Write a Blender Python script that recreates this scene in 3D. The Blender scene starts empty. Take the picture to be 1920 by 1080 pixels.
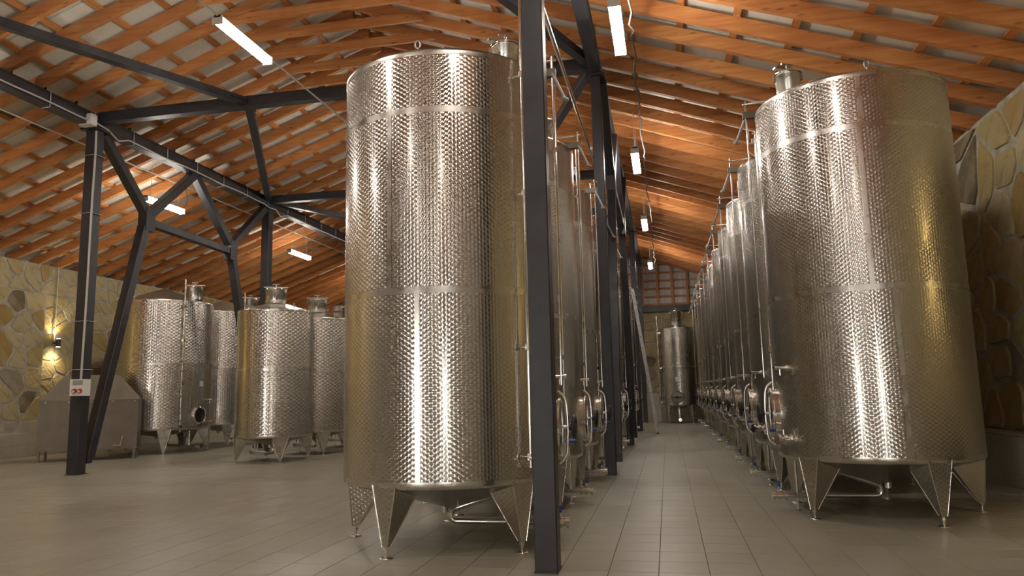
import bpy, bmesh, math, random
import numpy as np
from mathutils import Vector, Matrix
random.seed(7)
rng = np.random.default_rng(11)
S = bpy.context.scene
COL = S.collection
PI = math.pi
rad = math.radians

# ------------------------------------------------------------------ camera
H = 1.213
cam = bpy.data.cameras.new('camera')
cam.sensor_width = 36.0
cam.lens = 1391.5 * 36 / 1920
cam.clip_start = 0.05
cam.clip_end = 200
co = bpy.data.objects.new('camera', cam)
COL.objects.link(co)
pit, yaw, rol = rad(8.058), rad(11.558), rad(-1.283)
cp, sp, cy_, sy_ = math.cos(pit), math.sin(pit), math.cos(yaw), math.sin(yaw)
F = Vector((-sy_ * cp, cy_ * cp, sp))
R0 = Vector((cy_, sy_, 0))
U0 = R0.cross(F)
Rv = R0 * math.cos(rol) + U0 * math.sin(rol)
Uv = -R0 * math.sin(rol) + U0 * math.cos(rol)
co.matrix_world = Matrix(((Rv.x, Uv.x, -F.x, 0), (Rv.y, Uv.y, -F.y, 0), (Rv.z, Uv.z, -F.z, H), (0, 0, 0, 1)))
S.camera = co

# ------------------------------------------------------------------ world, exposure
W = bpy.data.worlds.new('world')
S.world = W
W.use_nodes = True
W.node_tree.nodes['Background'].inputs[0].default_value = (1.0, 0.97, 0.92, 1)
W.node_tree.nodes['Background'].inputs[1].default_value = 16.0     # daylight outside the two doorways behind the viewpoint
S.view_settings.view_transform = 'Standard'
S.view_settings.look = 'None'
S.view_settings.exposure = 1.2
S.view_settings.gamma = 1.0
S.view_settings.use_curve_mapping = False
S.cycles.max_bounces = 8
S.cycles.diffuse_bounces = 4
S.cycles.glossy_bounces = 5
S.cycles.sample_clamp_indirect = 6.0
S.cycles.caustics_reflective = True
S.cycles.caustics_refractive = False

LAMP_COL = (1.0, 0.93, 0.84)
LAMP_E = 42.0          # emission strength of the tube lamps in view


RIDGE_X = -5.385


def sconce_light(x, y, z, tilt, e=60):
    for s_ in (1, -1):
        l = bpy.data.lights.new('sconce_spot', 'SPOT')
        l.energy = e
        l.color = (1.0, .80, .48)
        l.spot_size = rad(115)
        l.spot_blend = .7
        l.shadow_soft_size = .035
        o = bpy.data.objects.new('sconce_spot', l)
        o.location = (x, y, z + s_ * .115)
        o.rotation_euler = (PI if s_ > 0 else 0, tilt * s_, 0)
        COL.objects.link(o)


# up-and-down spot lamps along the side walls (one of them in view)
sconce_light(-14.80, 15.82, 2.70, rad(-10), 20)
sconce_light(-14.68, 10.4, 2.70, rad(-10), 80)
sconce_light(-14.68, 5.0, 2.70, rad(-10), 80)
sconce_light(4.02, 6.3, 2.6, rad(10), 26)
# ------------------------------------------------------------------ node helpers
def new_mat(name):
    m = bpy.data.materials.new(name)
    m.use_nodes = True
    nt = m.node_tree
    return m, nt, nt.nodes['Principled BSDF']


def nd(nt, t, **kw):
    n = nt.nodes.new(t)
    for k, v in kw.items():
        setattr(n, k, v)
    return n


def mathn(nt, op, a, b=None):
    n = nt.nodes.new('ShaderNodeMath')
    n.operation = op
    for i, v in enumerate((a, b)):
        if v is None:
            continue
        if isinstance(v, (int, float)):
            n.inputs[i].default_value = v
        else:
            nt.links.new(v, n.inputs[i])
    return n.outputs[0]


def ramp(nt, fac, stops, interp='LINEAR'):
    n = nt.nodes.new('ShaderNodeValToRGB')
    n.color_ramp.interpolation = interp
    el = n.color_ramp.elements
    while len(el) < len(stops):
        el.new(0.5)
    for e, (p, c) in zip(el, stops):
        e.position = p
        e.color = (*c, 1)
    nt.links.new(fac, n.inputs[0])
    return n.outputs[0]


def noise(nt, vec, scale, detail=3, rough=0.55):
    n = nt.nodes.new('ShaderNodeTexNoise')
    n.inputs['Scale'].default_value = scale
    n.inputs['Detail'].default_value = detail
    n.inputs['Roughness'].default_value = rough
    if vec is not None:
        nt.links.new(vec, n.inputs['Vector'])
    return n.outputs['Fac']


def mapping(nt, vec, scale):
    n = nt.nodes.new('ShaderNodeMapping')
    n.inputs['Scale'].default_value = scale
    nt.links.new(vec, n.inputs['Vector'])
    return n.outputs[0]


def bump(nt, height, strength, dist, bsdf):
    n = nt.nodes.new('ShaderNodeBump')
    n.inputs['Strength'].default_value = strength
    n.inputs['Distance'].default_value = dist
    nt.links.new(height, n.inputs['Height'])
    nt.links.new(n.outputs[0], bsdf.inputs['Normal'])


def mixrgb(nt, fac, a, b, mode='MIX'):
    n = nt.nodes.new('ShaderNodeMix')
    n.data_type = 'RGBA'
    n.blend_type = mode
    if isinstance(fac, (int, float)):
        n.inputs[0].default_value = fac
    else:
        nt.links.new(fac, n.inputs[0])
    for i, v in ((6, a), (7, b)):
        if isinstance(v, tuple):
            n.inputs[i].default_value = (*v, 1)
        else:
            nt.links.new(v, n.inputs[i])
    return n.outputs[2]


def simple(name, col, rough=0.5, metal=0.0, nscale=None, namp=0.15, rvar=0.0):
    m, nt, b = new_mat(name)
    b.inputs['Base Color'].default_value = (*col, 1)
    b.inputs['Roughness'].default_value = rough
    b.inputs['Metallic'].default_value = metal
    if nscale:
        tc = nd(nt, 'ShaderNodeTexCoord')
        f = noise(nt, tc.outputs['Object'], nscale, 4)
        lo = tuple(c * (1 - namp) for c in col)
        hi = tuple(min(1, c * (1 + namp)) for c in col)
        nt.links.new(ramp(nt, f, [(0.3, lo), (0.7, hi)]), b.inputs['Base Color'])
        if rvar:
            n = nd(nt, 'ShaderNodeMapRange')
            n.inputs[1].default_value = 0.3
            n.inputs[2].default_value = 0.7
            n.inputs[3].default_value = rough - rvar
            n.inputs[4].default_value = rough + rvar
            nt.links.new(f, n.inputs[0])
            nt.links.new(n.outputs[0], b.inputs['Roughness'])
    return m


# ------------------------------------------------------------------ materials
def engine_turned(name, dx, dz, rough, aniso, bstr):
    """Sheet steel polished with overlapping round swirls: every swirl is brushed round its own centre."""
    m, nt, b = new_mat(name)
    b.inputs['Metallic'].default_value = 1.0
    b.inputs['Base Color'].default_value = (0.57, 0.545, 0.495, 1)
    b.inputs['Roughness'].default_value = rough
    b.inputs['Anisotropic'].default_value = aniso
    uv = nd(nt, 'ShaderNodeUVMap')
    sx = nd(nt, 'ShaderNodeSeparateXYZ')
    nt.links.new(uv.outputs[0], sx.inputs[0])
    us = mathn(nt, 'DIVIDE', sx.outputs[0], dx)
    i = mathn(nt, 'FLOOR', us)
    off = mathn(nt, 'MULTIPLY', mathn(nt, 'MODULO', mathn(nt, 'ABSOLUTE', i), 2.0), 0.5)
    vs = mathn(nt, 'ADD', mathn(nt, 'DIVIDE', sx.outputs[1], dz), off)
    lx = mathn(nt, 'MULTIPLY', mathn(nt, 'SUBTRACT', mathn(nt, 'FRACT', us), 0.5), dx)
    ly = mathn(nt, 'MULTIPLY', mathn(nt, 'SUBTRACT', mathn(nt, 'FRACT', vs), 0.5), dz)
    geo = nd(nt, 'ShaderNodeNewGeometry')
    cr1 = nd(nt, 'ShaderNodeVectorMath', operation='CROSS_PRODUCT')
    cr1.inputs[0].default_value = (0, 0, 1)
    nt.links.new(geo.outputs['Normal'], cr1.inputs[1])
    nrm = nd(nt, 'ShaderNodeVectorMath', operation='NORMALIZE')
    nt.links.new(cr1.outputs[0], nrm.inputs[0])
    cr2 = nd(nt, 'ShaderNodeVectorMath', operation='CROSS_PRODUCT')
    nt.links.new(geo.outputs['Normal'], cr2.inputs[0])
    nt.links.new(nrm.outputs[0], cr2.inputs[1])

    def sc(vec, f):
        n = nd(nt, 'ShaderNodeVectorMath', operation='SCALE')
        nt.links.new(vec, n.inputs[0])
        nt.links.new(f, n.inputs['Scale'])
        return n.outputs[0]
    ad = nd(nt, 'ShaderNodeVectorMath', operation='ADD')
    nt.links.new(sc(nrm.outputs[0], lx), ad.inputs[0])
    nt.links.new(sc(cr2.outputs[0], ly), ad.inputs[1])
    nn = nd(nt, 'ShaderNodeVectorMath', operation='NORMALIZE')
    nt.links.new(ad.outputs[0], nn.inputs[0])
    nt.links.new(nn.outputs[0], b.inputs['Tangent'])
    r2 = mathn(nt, 'ADD', mathn(nt, 'MULTIPLY', lx, lx), mathn(nt, 'MULTIPLY', ly, ly))
    hgt = mathn(nt, 'MULTIPLY', r2, -1.0 / (dx * dx))
    bump(nt, hgt, bstr, 0.0036 * dx / 0.031, b)
    return m


M = {}
M['turned'] = engine_turned('engine_turned_steel', 0.031, 0.039, 0.21, 1.0, 0.8)
M['turned_fine'] = engine_turned('engine_turned_steel_fine', 0.06, 0.075, 0.21, 1.0, 0.8)
M['brushed'] = simple('brushed_steel', (0.62, 0.59, 0.54), 0.28, 1.0, 6, 0.06, 0.06)
M['polished'] = simple('polished_steel', (0.80, 0.78, 0.74), 0.14, 1.0)
M['cone'] = simple('plain_sheet_steel', (0.52, 0.50, 0.46), 0.33, 1.0, 3, 0.08, 0.05)
M['dull'] = simple('dull_sheet_steel', (0.19, 0.165, 0.13), 0.55, 0.7, 2.2, 0.22, 0.1)
M['dark_steel'] = simple('dark_painted_steel', (0.027, 0.026, 0.030), 0.42, 0.0, 5, 0.25, 0.08)
M['galv'] = simple('aluminium', (0.45, 0.45, 0.44), 0.38, 0.9, 8, 0.1)
M['white_plastic'] = simple('white_plastic', (0.70, 0.68, 0.63), 0.4)
M['grey_plastic'] = simple('grey_plastic', (0.30, 0.30, 0.29), 0.4)
M['cable'] = simple('pale_cable', (0.50, 0.48, 0.44), 0.5)
M['dark_cable'] = simple('dark_cable', (0.11, 0.105, 0.10), 0.5)
M['black'] = simple('black_rubber', (0.012, 0.012, 0.013), 0.45)
M['blue'] = simple('blue_plastic', (0.015, 0.05, 0.32), 0.4)
M['red'] = simple('red_plastic', (0.38, 0.015, 0.015), 0.4)
M['paper'] = simple('pale_plate', (0.55, 0.54, 0.52), 0.5)
M['mortar'] = simple('mortar', (0.33, 0.30, 0.235), 0.9, 0, 5, 0.3)
M['plaster'] = simple('plaster', (0.16, 0.12, 0.08), 0.9, 0, 3, 0.2)
M['panel'] = simple('roof_sheet', (0.66, 0.63, 0.55), 0.55, 0, 2, 0.08)
M['siding'] = simple('white_siding', (0.62, 0.61, 0.57), 0.5, 0, 2, 0.06)
M['grout'] = simple('floor_grout', (0.10, 0.09, 0.075), 0.8, 0, 6, 0.2)


def wood(name, ax, hue=1.0):
    m, nt, b = new_mat(name)
    tc = nd(nt, 'ShaderNodeTexCoord')
    oi = nd(nt, 'ShaderNodeObjectInfo')
    sc = [9.0, 9.0, 9.0]
    sc[ax] = 0.55
    addv = nd(nt, 'ShaderNodeVectorMath', operation='ADD')
    nt.links.new(tc.outputs['Object'], addv.inputs[0])
    cmb = nd(nt, 'ShaderNodeCombineXYZ')
    r10 = mathn(nt, 'MULTIPLY', oi.outputs['Random'], 37.0)
    for k in range(3):
        nt.links.new(r10, cmb.inputs[k])
    nt.links.new(cmb.outputs[0], addv.inputs[1])
    v = mapping(nt, addv.outputs[0], tuple(sc))
    g = noise(nt, v, 2.0, 5, 0.6)
    c = ramp(nt, g, [(0.28, (0.36, 0.130, 0.036)), (0.5, (0.54, 0.225, 0.068)), (0.72, (0.66, 0.31, 0.105))])
    big = noise(nt, mapping(nt, addv.outputs[0], (0.8, 0.8, 0.8)), 1.6, 2)
    c2 = mixrgb(nt, ramp(nt, big, [(0.40, (0, 0, 0)), (0.65, (1, 1, 1))]), c, (0.42, 0.135, 0.038))
    c2 = mixrgb(nt, 0.55, c, c2)
    # knots
    ks = [2.6, 9.0, 9.0]
    if ax == 1:
        ks = [9.0, 2.6, 9.0]
    vo = nd(nt, 'ShaderNodeTexVoronoi')
    vo.inputs['Scale'].default_value = 1.0
    nt.links.new(mapping(nt, addv.outputs[0], tuple(ks)), vo.inputs['Vector'])
    kn = ramp(nt, vo.outputs['Distance'], [(0.06, (1, 1, 1)), (0.17, (0, 0, 0))])
    c3 = mixrgb(nt, mathn(nt, 'MULTIPLY', kn, 0.65), c2, (0.10, 0.03, 0.012))
    # board to board tone
    tone = nd(nt, 'ShaderNodeMapRange')
    tone.inputs[3].default_value = 0.78 * hue
    tone.inputs[4].default_value = 1.18 * hue
    nt.links.new(oi.outputs['Random'], tone.inputs[0])
    sc3 = nd(nt, 'ShaderNodeVectorMath', operation='SCALE')
    nt.links.new(c3, sc3.inputs[0])
    nt.links.new(tone.outputs[0], sc3.inputs['Scale'])
    nt.links.new(sc3.outputs[0], b.inputs['Base Color'])
    b.inputs['Roughness'].default_value = 0.55
    bump(nt, g, 0.25, 0.004, b)
    return m


M['wood_x'] = wood('rafter_wood', 0)
M['wood_y'] = wood('batten_wood', 1, 0.9)


def stone_mat():
    m, nt, b = new_mat('rubble_stone')
    tc = nd(nt, 'ShaderNodeTexCoord')
    oi = nd(nt, 'ShaderNodeObjectInfo')
    base = ramp(nt, oi.outputs['Random'], [
        (0.0, (0.36, 0.28, 0.12)), (0.16, (0.35, 0.26, 0.09)), (0.30, (0.40, 0.335, 0.175)), (0.46, (0.31, 0.205, 0.065)),
        (0.56, (0.38, 0.32, 0.18)), (0.70, (0.35, 0.27, 0.105)), (0.84, (0.12, 0.09, 0.05)), (0.90, (0.39, 0.32, 0.155)), (0.96, (0.24, 0.20, 0.14))],
        'CONSTANT')
    f = noise(nt, tc.outputs['Object'], 5.0, 6, 0.65)
    g = noise(nt, tc.outputs['Object'], 1.7, 3)
    c = mixrgb(nt, ramp(nt, f, [(0.33, (0.6, 0.6, 0.6)), (0.5, (0, 0, 0))]), base, (0.25, 0.15, 0.05))
    c = mixrgb(nt, ramp(nt, g, [(0.5, (0, 0, 0)), (0.72, (0.55, 0.55, 0.55))]), c, (0.40, 0.335, 0.21))
    nt.links.new(c, b.inputs['Base Color'])
    b.inputs['Roughness'].default_value = 0.85
    fb = noise(nt, tc.outputs['Object'], 14.0, 5, 0.6)
    bump(nt, fb, 0.9, 0.035, b)
    return m


M['stone'] = stone_mat()
TILE = 0.3335


def tile_mat(name, axes, offs, size, base, rough, var=0.10):
    m, nt, b = new_mat(name)
    geo = nd(nt, 'ShaderNodeNewGeometry')
    sx = nd(nt, 'ShaderNodeSeparateXYZ')
    nt.links.new(geo.outputs['Position'], sx.inputs[0])
    cmb = nd(nt, 'ShaderNodeCombineXYZ')
    for k, (a, o) in enumerate(zip(axes, offs)):
        nt.links.new(mathn(nt, 'FLOOR', mathn(nt, 'DIVIDE', mathn(nt, 'SUBTRACT', sx.outputs[a], o), size)), cmb.inputs[k])
    wn = nd(nt, 'ShaderNodeTexWhiteNoise')
    nt.links.new(cmb.outputs[0], wn.inputs['Vector'])
    big = noise(nt, geo.outputs['Position'], 0.55, 4, 0.6)
    fine = noise(nt, geo.outputs['Position'], 7.0, 3)
    lo = tuple(c * (1 - var) for c in base)
    hi = tuple(c * (1 + var) for c in base)
    c = ramp(nt, wn.outputs['Value'], [(0, lo), (1, hi)])
    c = mixrgb(nt, ramp(nt, big, [(0.35, (0.5, 0.5, 0.5)), (0.6, (0, 0, 0))]), c, tuple(x * 0.80 * y for x, y in zip(base, (1.0, 0.95, 0.85))))
    c = mixrgb(nt, ramp(nt, fine, [(0.35, (0.25, 0.25, 0.25)), (0.6, (0, 0, 0))]), c, tuple(x * 0.8 for x in base))
    nt.links.new(c, b.inputs['Base Color'])
    rr = nd(nt, 'ShaderNodeMapRange')
    rr.inputs[1].default_value = 0.3
    rr.inputs[2].default_value = 0.7
    rr.inputs[3].default_value = rough - 0.06
    rr.inputs[4].default_value = rough + 0.1
    nt.links.new(big, rr.inputs[0])
    nt.links.new(rr.outputs[0], b.inputs['Roughness'])
    return m


M['tile'] = tile_mat('floor_tile', (0, 1), (-0.452, 5.61), TILE, (0.315, 0.298, 0.238), 0.34, 0.06)
M['wall_tile'] = tile_mat('wall_tile', (1, 2), (0.0, 0.0), 0.45, (0.42, 0.38, 0.30), 0.38, 0.05)


def emit_mat(name, col, e):
    m, nt, b = new_mat(name)
    b.inputs['Base Color'].default_value = (0.8, 0.8, 0.8, 1)
    b.inputs['Emission Color'].default_value = (*col, 1)
    b.inputs['Emission Strength'].default_value = e
    return m


M['tube'] = emit_mat('lit_tube_diffuser', LAMP_COL, LAMP_E)
M['bulb'] = emit_mat('lit_spot_lens', (1.0, 0.85, 0.55), 40.0)

# ------------------------------------------------------------------ mesh builder
class MB:
    def __init__(s):
        s.v, s.f, s.sm, s.uv = [], [], [], {}

    def add(s, vs, fs, smooth=False, uvs=None):
        o = len(s.v)
        s.v += [tuple(p) for p in vs]
        for k, f in enumerate(fs):
            if uvs is not None:
                s.uv[len(s.f)] = uvs[k]
            s.f.append(tuple(i + o for i in f))
            s.sm.append(smooth)
        return s

    def box(s, c, d, rz=0.0):
        x, y, z = c
        a, b, h = d[0] / 2, d[1] / 2, d[2] / 2
        cc, ss = math.cos(rz), math.sin(rz)
        vs = []
        for k in (-h, h):
            for i, j in ((-a, -b), (a, -b), (a, b), (-a, b)):
                vs.append((x + i * cc - j * ss, y + i * ss + j * cc, z + k))
        return s.add(vs, [(3, 2, 1, 0), (4, 5, 6, 7), (0, 1, 5, 4), (1, 2, 6, 5), (2, 3, 7, 6), (3, 0, 4, 7)])

    def bar(s, p, q, w, h, up=(0, 0, 1), bevel=0.0):
        p, q = Vector(p), Vector(q)
        d = (q - p).normalized()
        u = Vector(up)
        r = d.cross(u)
        if r.length < 1e-4:
            r = d.cross(Vector((1, 0, 0)))
        r.normalize()
        u = r.cross(d)
        if bevel:
            b = bevel
            prof = [(-w / 2 + b, -h / 2), (w / 2 - b, -h / 2), (w / 2, -h / 2 + b), (w / 2, h / 2 - b), (w / 2 - b, h / 2), (-w / 2 + b, h / 2), (-w / 2, h / 2 - b), (-w / 2, -h / 2 + b)]
        else:
            prof = [(-w / 2, -h / 2), (w / 2, -h / 2), (w / 2, h / 2), (-w / 2, h / 2)]
        n = len(prof)
        vs = [e + r * a + u * b for e in (p, q) for a, b in prof]
        fs = [(i, (i + 1) % n, n + (i + 1) % n, n + i) for i in range(n)]
        fs += [tuple(range(n - 1, -1, -1)), tuple(range(n, 2 * n))]
        return s.add(vs, fs)

    def tube(s, pts, r, seg=10, caps=True, smooth=True):
        P = [Vector(p) for p in pts]
        n = len(P)
        T = []
        for i in range(n):
            t = (P[min(i + 1, n - 1)] - P[max(i - 1, 0)])
            T.append(t.normalized())
        a = Vector((0, 0, 1)) if abs(T[0].z) < 0.9 else Vector((1, 0, 0))
        N = T[0].cross(a).normalized()
        vs = []
        for i in range(n):
            if i:
                N = (N - T[i] * N.dot(T[i])).normalized()
            B = T[i].cross(N)
            rr = r[i] if isinstance(r, (list, tuple)) else r
            vs += [P[i] + (N * math.cos(2 * PI * k / seg) + B * math.sin(2 * PI * k / seg)) * rr for k in range(seg)]
        fs = [(i * seg + k, i * seg + (k + 1) % seg, (i + 1) * seg + (k + 1) % seg, (i + 1) * seg + k) for i in range(n - 1) for k in range(seg)]
        s.add(vs, fs, smooth)
        if caps:
            s.add(vs[:seg], [tuple(range(seg - 1, -1, -1))])
            s.add(vs[-seg:], [tuple(range(seg))])
        return s

    def lathe(s, prof, seg=32, c=(0, 0, 0), axis='z', smooth=True, a0=0.0, a1=2 * PI, uvr=None):
        """prof: list of (r, z). Non-closed profile spun about an axis through c."""
        full = abs(a1 - a0 - 2 * PI) < 1e-6
        m = seg if full else seg + 1
        vs, fs, uvs = [], [], []
        n = len(prof)
        for k in range(m):
            a = a0 + (a1 - a0) * k / seg
            ca, sa = math.cos(a), math.sin(a)
            for r, z in prof:
                p = (r * ca, r * sa, z)
                if axis == 'x':
                    p = (z, r * ca, r * sa)
                elif axis == 'y':
                    p = (r * sa, z, r * ca)
                vs.append((p[0] + c[0], p[1] + c[1], p[2] + c[2]))
        for k in range(seg):
            k2 = (k + 1) % m
            for i in range(n - 1):
                f = [k * n + i, k2 * n + i, k2 * n + i + 1, k * n + i + 1]
                if prof[i][0] < 1e-6:
                    f = [f[0], f[2], f[3]]
                elif prof[i + 1][0] < 1e-6:
                    f = [f[0], f[1], f[2]]
                fs.append(tuple(f))
                if uvr:
                    u0, u1 = (a0 + (a1 - a0) * k / seg) * uvr, (a0 + (a1 - a0) * (k + 1) / seg) * uvr
                    uvs.append([(u0, prof[i][1]), (u1, prof[i][1]), (u1, prof[i + 1][1]), (u0, prof[i + 1][1])])
        s.add(vs, fs, smooth, uvs if uvr else None)
        return s

    def mesh(s, name, mat):
        me = bpy.data.meshes.new(name)
        me.from_pydata(s.v, [], s.f)
        me.polygons.foreach_set('use_smooth', s.sm)
        if s.uv:
            ul = me.uv_layers.new(name='UVMap')
            for pi, c in s.uv.items():
                po = me.polygons[pi]
                for j, li in enumerate(po.loop_indices):
                    ul.data[li].uv = c[j] if j < len(c) else c[-1]
        bm = bmesh.new()
        bm.from_mesh(me)
        bmesh.ops.recalc_face_normals(bm, faces=bm.faces)
        bm.to_mesh(me)
        bm.free()
        me.materials.append(mat)
        me.update()
        return me

    def build(s, name, mat, parent=None, loc=None, rz=None):
        o = bpy.data.objects.new(name, s.mesh(name, mat))
        COL.objects.link(o)
        if parent is not None:
            o.parent = parent
        if loc:
            o.location = loc
        if rz is not None:
            o.rotation_euler.z = rz
        return o


def link(name, me, parent=None, loc=(0, 0, 0), rot=(0, 0, 0)):
    o = bpy.data.objects.new(name, me)
    COL.objects.link(o)
    o.parent = parent
    o.location = loc
    o.rotation_euler = rot
    return o


def thing(name, label, cat, loc=(0, 0, 0), rz=0.0, group=None):
    o = bpy.data.objects.new(name, None)
    COL.objects.link(o)
    o.empty_display_size = 0.1
    o.location = loc
    o.rotation_euler.z = rz
    return tag(o, label, cat, group)


def tag(o, label, cat, group=None):
    o['label'] = label
    o['category'] = cat
    if group:
        o['group'] = group
    return o


def struct(o):
    o['kind'] = 'structure'
    return o


def children(o):
    return [c for c in o.children]


def copy_tree(o, parent=None):
    c = o.copy()
    COL.objects.link(c)
    if parent is not None:
        c.parent = parent
    for ch in children(o):
        copy_tree(ch, c)
    return c


# ------------------------------------------------------------------ key dimensions
WXL, WXR, YF, YN = -15.0, 4.2, 29.6, -8.5
BX_L, BX_C = -9.97, -0.865      # post rows
SL = 0.353
RB = 6.42                        # underside of rafters over the beams


def under(x):
    """height of the rafter underside at x"""
    return RB + SL * (x + 9.9) if x < RIDGE_X else RB - SL * (x + 0.87)


# ------------------------------------------------------------------ floor
fl = MB()
fl.add([(WXL - 0.3, YN, -0.004), (WXR + 0.3, YN, -0.004), (WXR + 0.3, YF + 0.3, -0.004), (WXL - 0.3, YF + 0.3, -0.004)], [(0, 1, 2, 3)])
floor = struct(fl.build('floor', M['grout']))
X0T, Y0T = -0.452, 5.61
hw = TILE / 2 - 0.0022
tb = MB()
tb.add([(-hw, -hw, -0.008), (hw, -hw, -0.008), (hw, hw, -0.008), (-hw, hw, -0.008),
        (-hw, -hw, -0.0012), (hw, -hw, -0.0012), (hw, hw, -0.0012), (-hw, hw, -0.0012),
        (-hw + .0015, -hw + .0015, 0), (hw - .0015, -hw + .0015, 0), (hw - .0015, hw - .0015, 0), (-hw + .0015, hw - .0015, 0)],
       [(0, 1, 5, 4), (1, 2, 6, 5), (2, 3, 7, 6), (3, 0, 4, 7), (4, 5, 9, 8), (5, 6, 10, 9), (6, 7, 11, 10), (7, 4, 8, 11), (8, 9, 10, 11)])
tile_me = tb.mesh('floor_tile', M['tile'])
f_px = 1391.5


def project(x, y, z):
    d = Vector((x, y, z - H))
    w = d.dot(F)
    if w < 0.1:
        return None
    return 960 + f_px * d.dot(Rv) / w, 540 - f_px * d.dot(Uv) / w, w


cand, rest = [], []
for i in range(int((WXL - X0T) / TILE) - 1, int((WXR - X0T) / TILE) + 1):
    for j in range(int((-1.0 - Y0T) / TILE), int((YF - Y0T) / TILE) + 1):
        x, y = X0T + (i + .5) * TILE, Y0T + (j + .5) * TILE
        q = project(x, y, 0)
        if q and -60 < q[0] < 1980 and q[1] < 1130 and math.hypot(x, y) > 1.5:
            blocked = any(math.hypot(x - cx, y - cyy) < 0.55 for cx, cyy in ((-1.865, 6.33), (1.985, 8.0)))
            (rest if blocked else cand).append((1 / q[2] ** 3, x, y)) if True else None
        else:
            rest.append((0, x, y))
cand.sort(reverse=True)
for _, x, y in cand[:300]:
    link('tile', tile_me, floor, (x, y, 0))
tm = MB()
for _, x, y in cand[300:] + rest:
    z = 0.0
    tm.add([(x - hw, y - hw, -0.004), (x + hw, y - hw, -0.004), (x + hw, y + hw, -0.004), (x - hw, y + hw, -0.004),
            (x - hw, y - hw, z), (x + hw, y - hw, z), (x + hw, y + hw, z), (x - hw, y + hw, z)],
           [(0, 1, 5, 4), (1, 2, 6, 5), (2, 3, 7, 6), (3, 0, 4, 7), (4, 5, 6, 7)])
tm.add([(WXL, YN, 0), (WXR, YN, 0), (WXR, -.9, 0), (WXL, -.9, 0)], [(0, 1, 2, 3)])
o = bpy.data.objects.new('distant_tiles', None)
me = bpy.data.meshes.new('distant_tiles')
me.from_pydata(tm.v, [], tm.f)
me.materials.append(M['tile'])
bpy.data.objects.remove(o)
o = link('distant_tiles', me, floor)
o['kind'] = 'stuff'

# ------------------------------------------------------------------ stone walls
def clip_half(poly, px, py, nx, ny):
    out = []
    n = len(poly)
    for i in range(n):
        a, b = poly[i], poly[(i + 1) % n]
        da = (a[0] - px) * nx + (a[1] - py) * ny
        db = (b[0] - px) * nx + (b[1] - py) * ny
        if da <= 0:
            out.append(a)
        if (da < 0 < db) or (db < 0 < da):
            t = da / (da - db)
            out.append((a[0] + t * (b[0] - a[0]), a[1] + t * (b[1] - a[1])))
    return out


def cells(u0, u1, v0, v1, du, dv, seed):
    r = random.Random(seed)
    pts = []
    nr = max(1, round((v1 - v0) / dv))
    nc = max(1, round((u1 - u0) / du))
    for j in range(nr):
        for i in range(nc):
            pts.append((u0 + (i + .5 + (0.5 if j % 2 else 0) * .6 + r.uniform(-.42, .42)) * (u1 - u0) / nc,
                        v0 + (j + .5 + r.uniform(-.48, .48)) * (v1 - v0) / nr))
    pts = [q for q in pts if r.random() > .07]
    res = []
    lim = 2.6 * max(du, dv)
    for k, (x, y) in enumerate(pts):
        poly = [(u0, v0), (u1, v0), (u1, v1), (u0, v1)]
        for m, (a, b) in enumerate(pts):
            if m == k or abs(a - x) > lim or abs(b - y) > lim:
                continue
            poly = clip_half(poly, (a + x) / 2, (b + y) / 2, a - x, b - y)
            if len(poly) < 3:
                break
        if len(poly) >= 3:
            res.append(poly)
    return res


def stone_mesh(poly, gap, r, org, ud, vd, nd_, proud=0.05):
    # inset
    A = sum(poly[i][0] * poly[(i + 1) % len(poly)][1] - poly[(i + 1) % len(poly)][0] * poly[i][1] for i in range(len(poly))) / 2
    if A < 0.006:
        return None
    cx = sum(p[0] for p in poly) / len(poly)
    cyy = sum(p[1] for p in poly) / len(poly)
    q = poly
    for i in range(len(poly)):
        a, b = poly[i], poly[(i + 1) % len(poly)]
        dx, dy = b[0] - a[0], b[1] - a[1]
        L = math.hypot(dx, dy)
        if L < 1e-5:
            continue
        nx, ny = dy / L, -dx / L
        g = gap * r.uniform(0.4, 1.9)
        q = clip_half(q, a[0] - nx * g, a[1] - ny * g, nx, ny)
        if len(q) < 3:
            return None
    # round the corners
    rr = []
    for i in range(len(q)):
        a, b = q[i], q[(i + 1) % len(q)]
        t = r.uniform(.08, .24)
        rr.append((a[0] + t * (b[0] - a[0]), a[1] + t * (b[1] - a[1])))
        t = r.uniform(.08, .24)
        rr.append((b[0] - t * (b[0] - a[0]), b[1] - t * (b[1] - a[1])))
    n = len(rr)
    cx = sum(p[0] for p in rr) / n
    cyy = sum(p[1] for p in rr) / n

    def P(u, v, d):
        return org + ud * u + vd * v + nd_ * d
    k1 = r.uniform(.92, .965)
    h = proud * r.uniform(.5, 1.15)
    c0 = P(cx, cyy, 0)
    vs = [P(u, v, -0.01) - c0 for u, v in rr]
    vs += [P(cx + (u - cx) * k1 + r.uniform(-.006, .006), cyy + (v - cyy) * k1, h * r.uniform(.88, 1.0)) - c0 for u, v in rr]
    vs.append(P(cx + r.uniform(-.03, .03), cyy + r.uniform(-.03, .03), h * r.uniform(.95, 1.08)) - c0)
    fs = [(i, (i + 1) % n, n + (i + 1) % n, n + i) for i in range(n)] + [(n + i, n + (i + 1) % n, 2 * n) for i in range(n)]
    me = bpy.data.meshes.new('stone')
    me.from_pydata(vs, [], fs)
    me.materials.append(M['stone'])
    me.polygons.foreach_set('use_smooth', [False] * (2 * n))
    return me, c0


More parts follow.
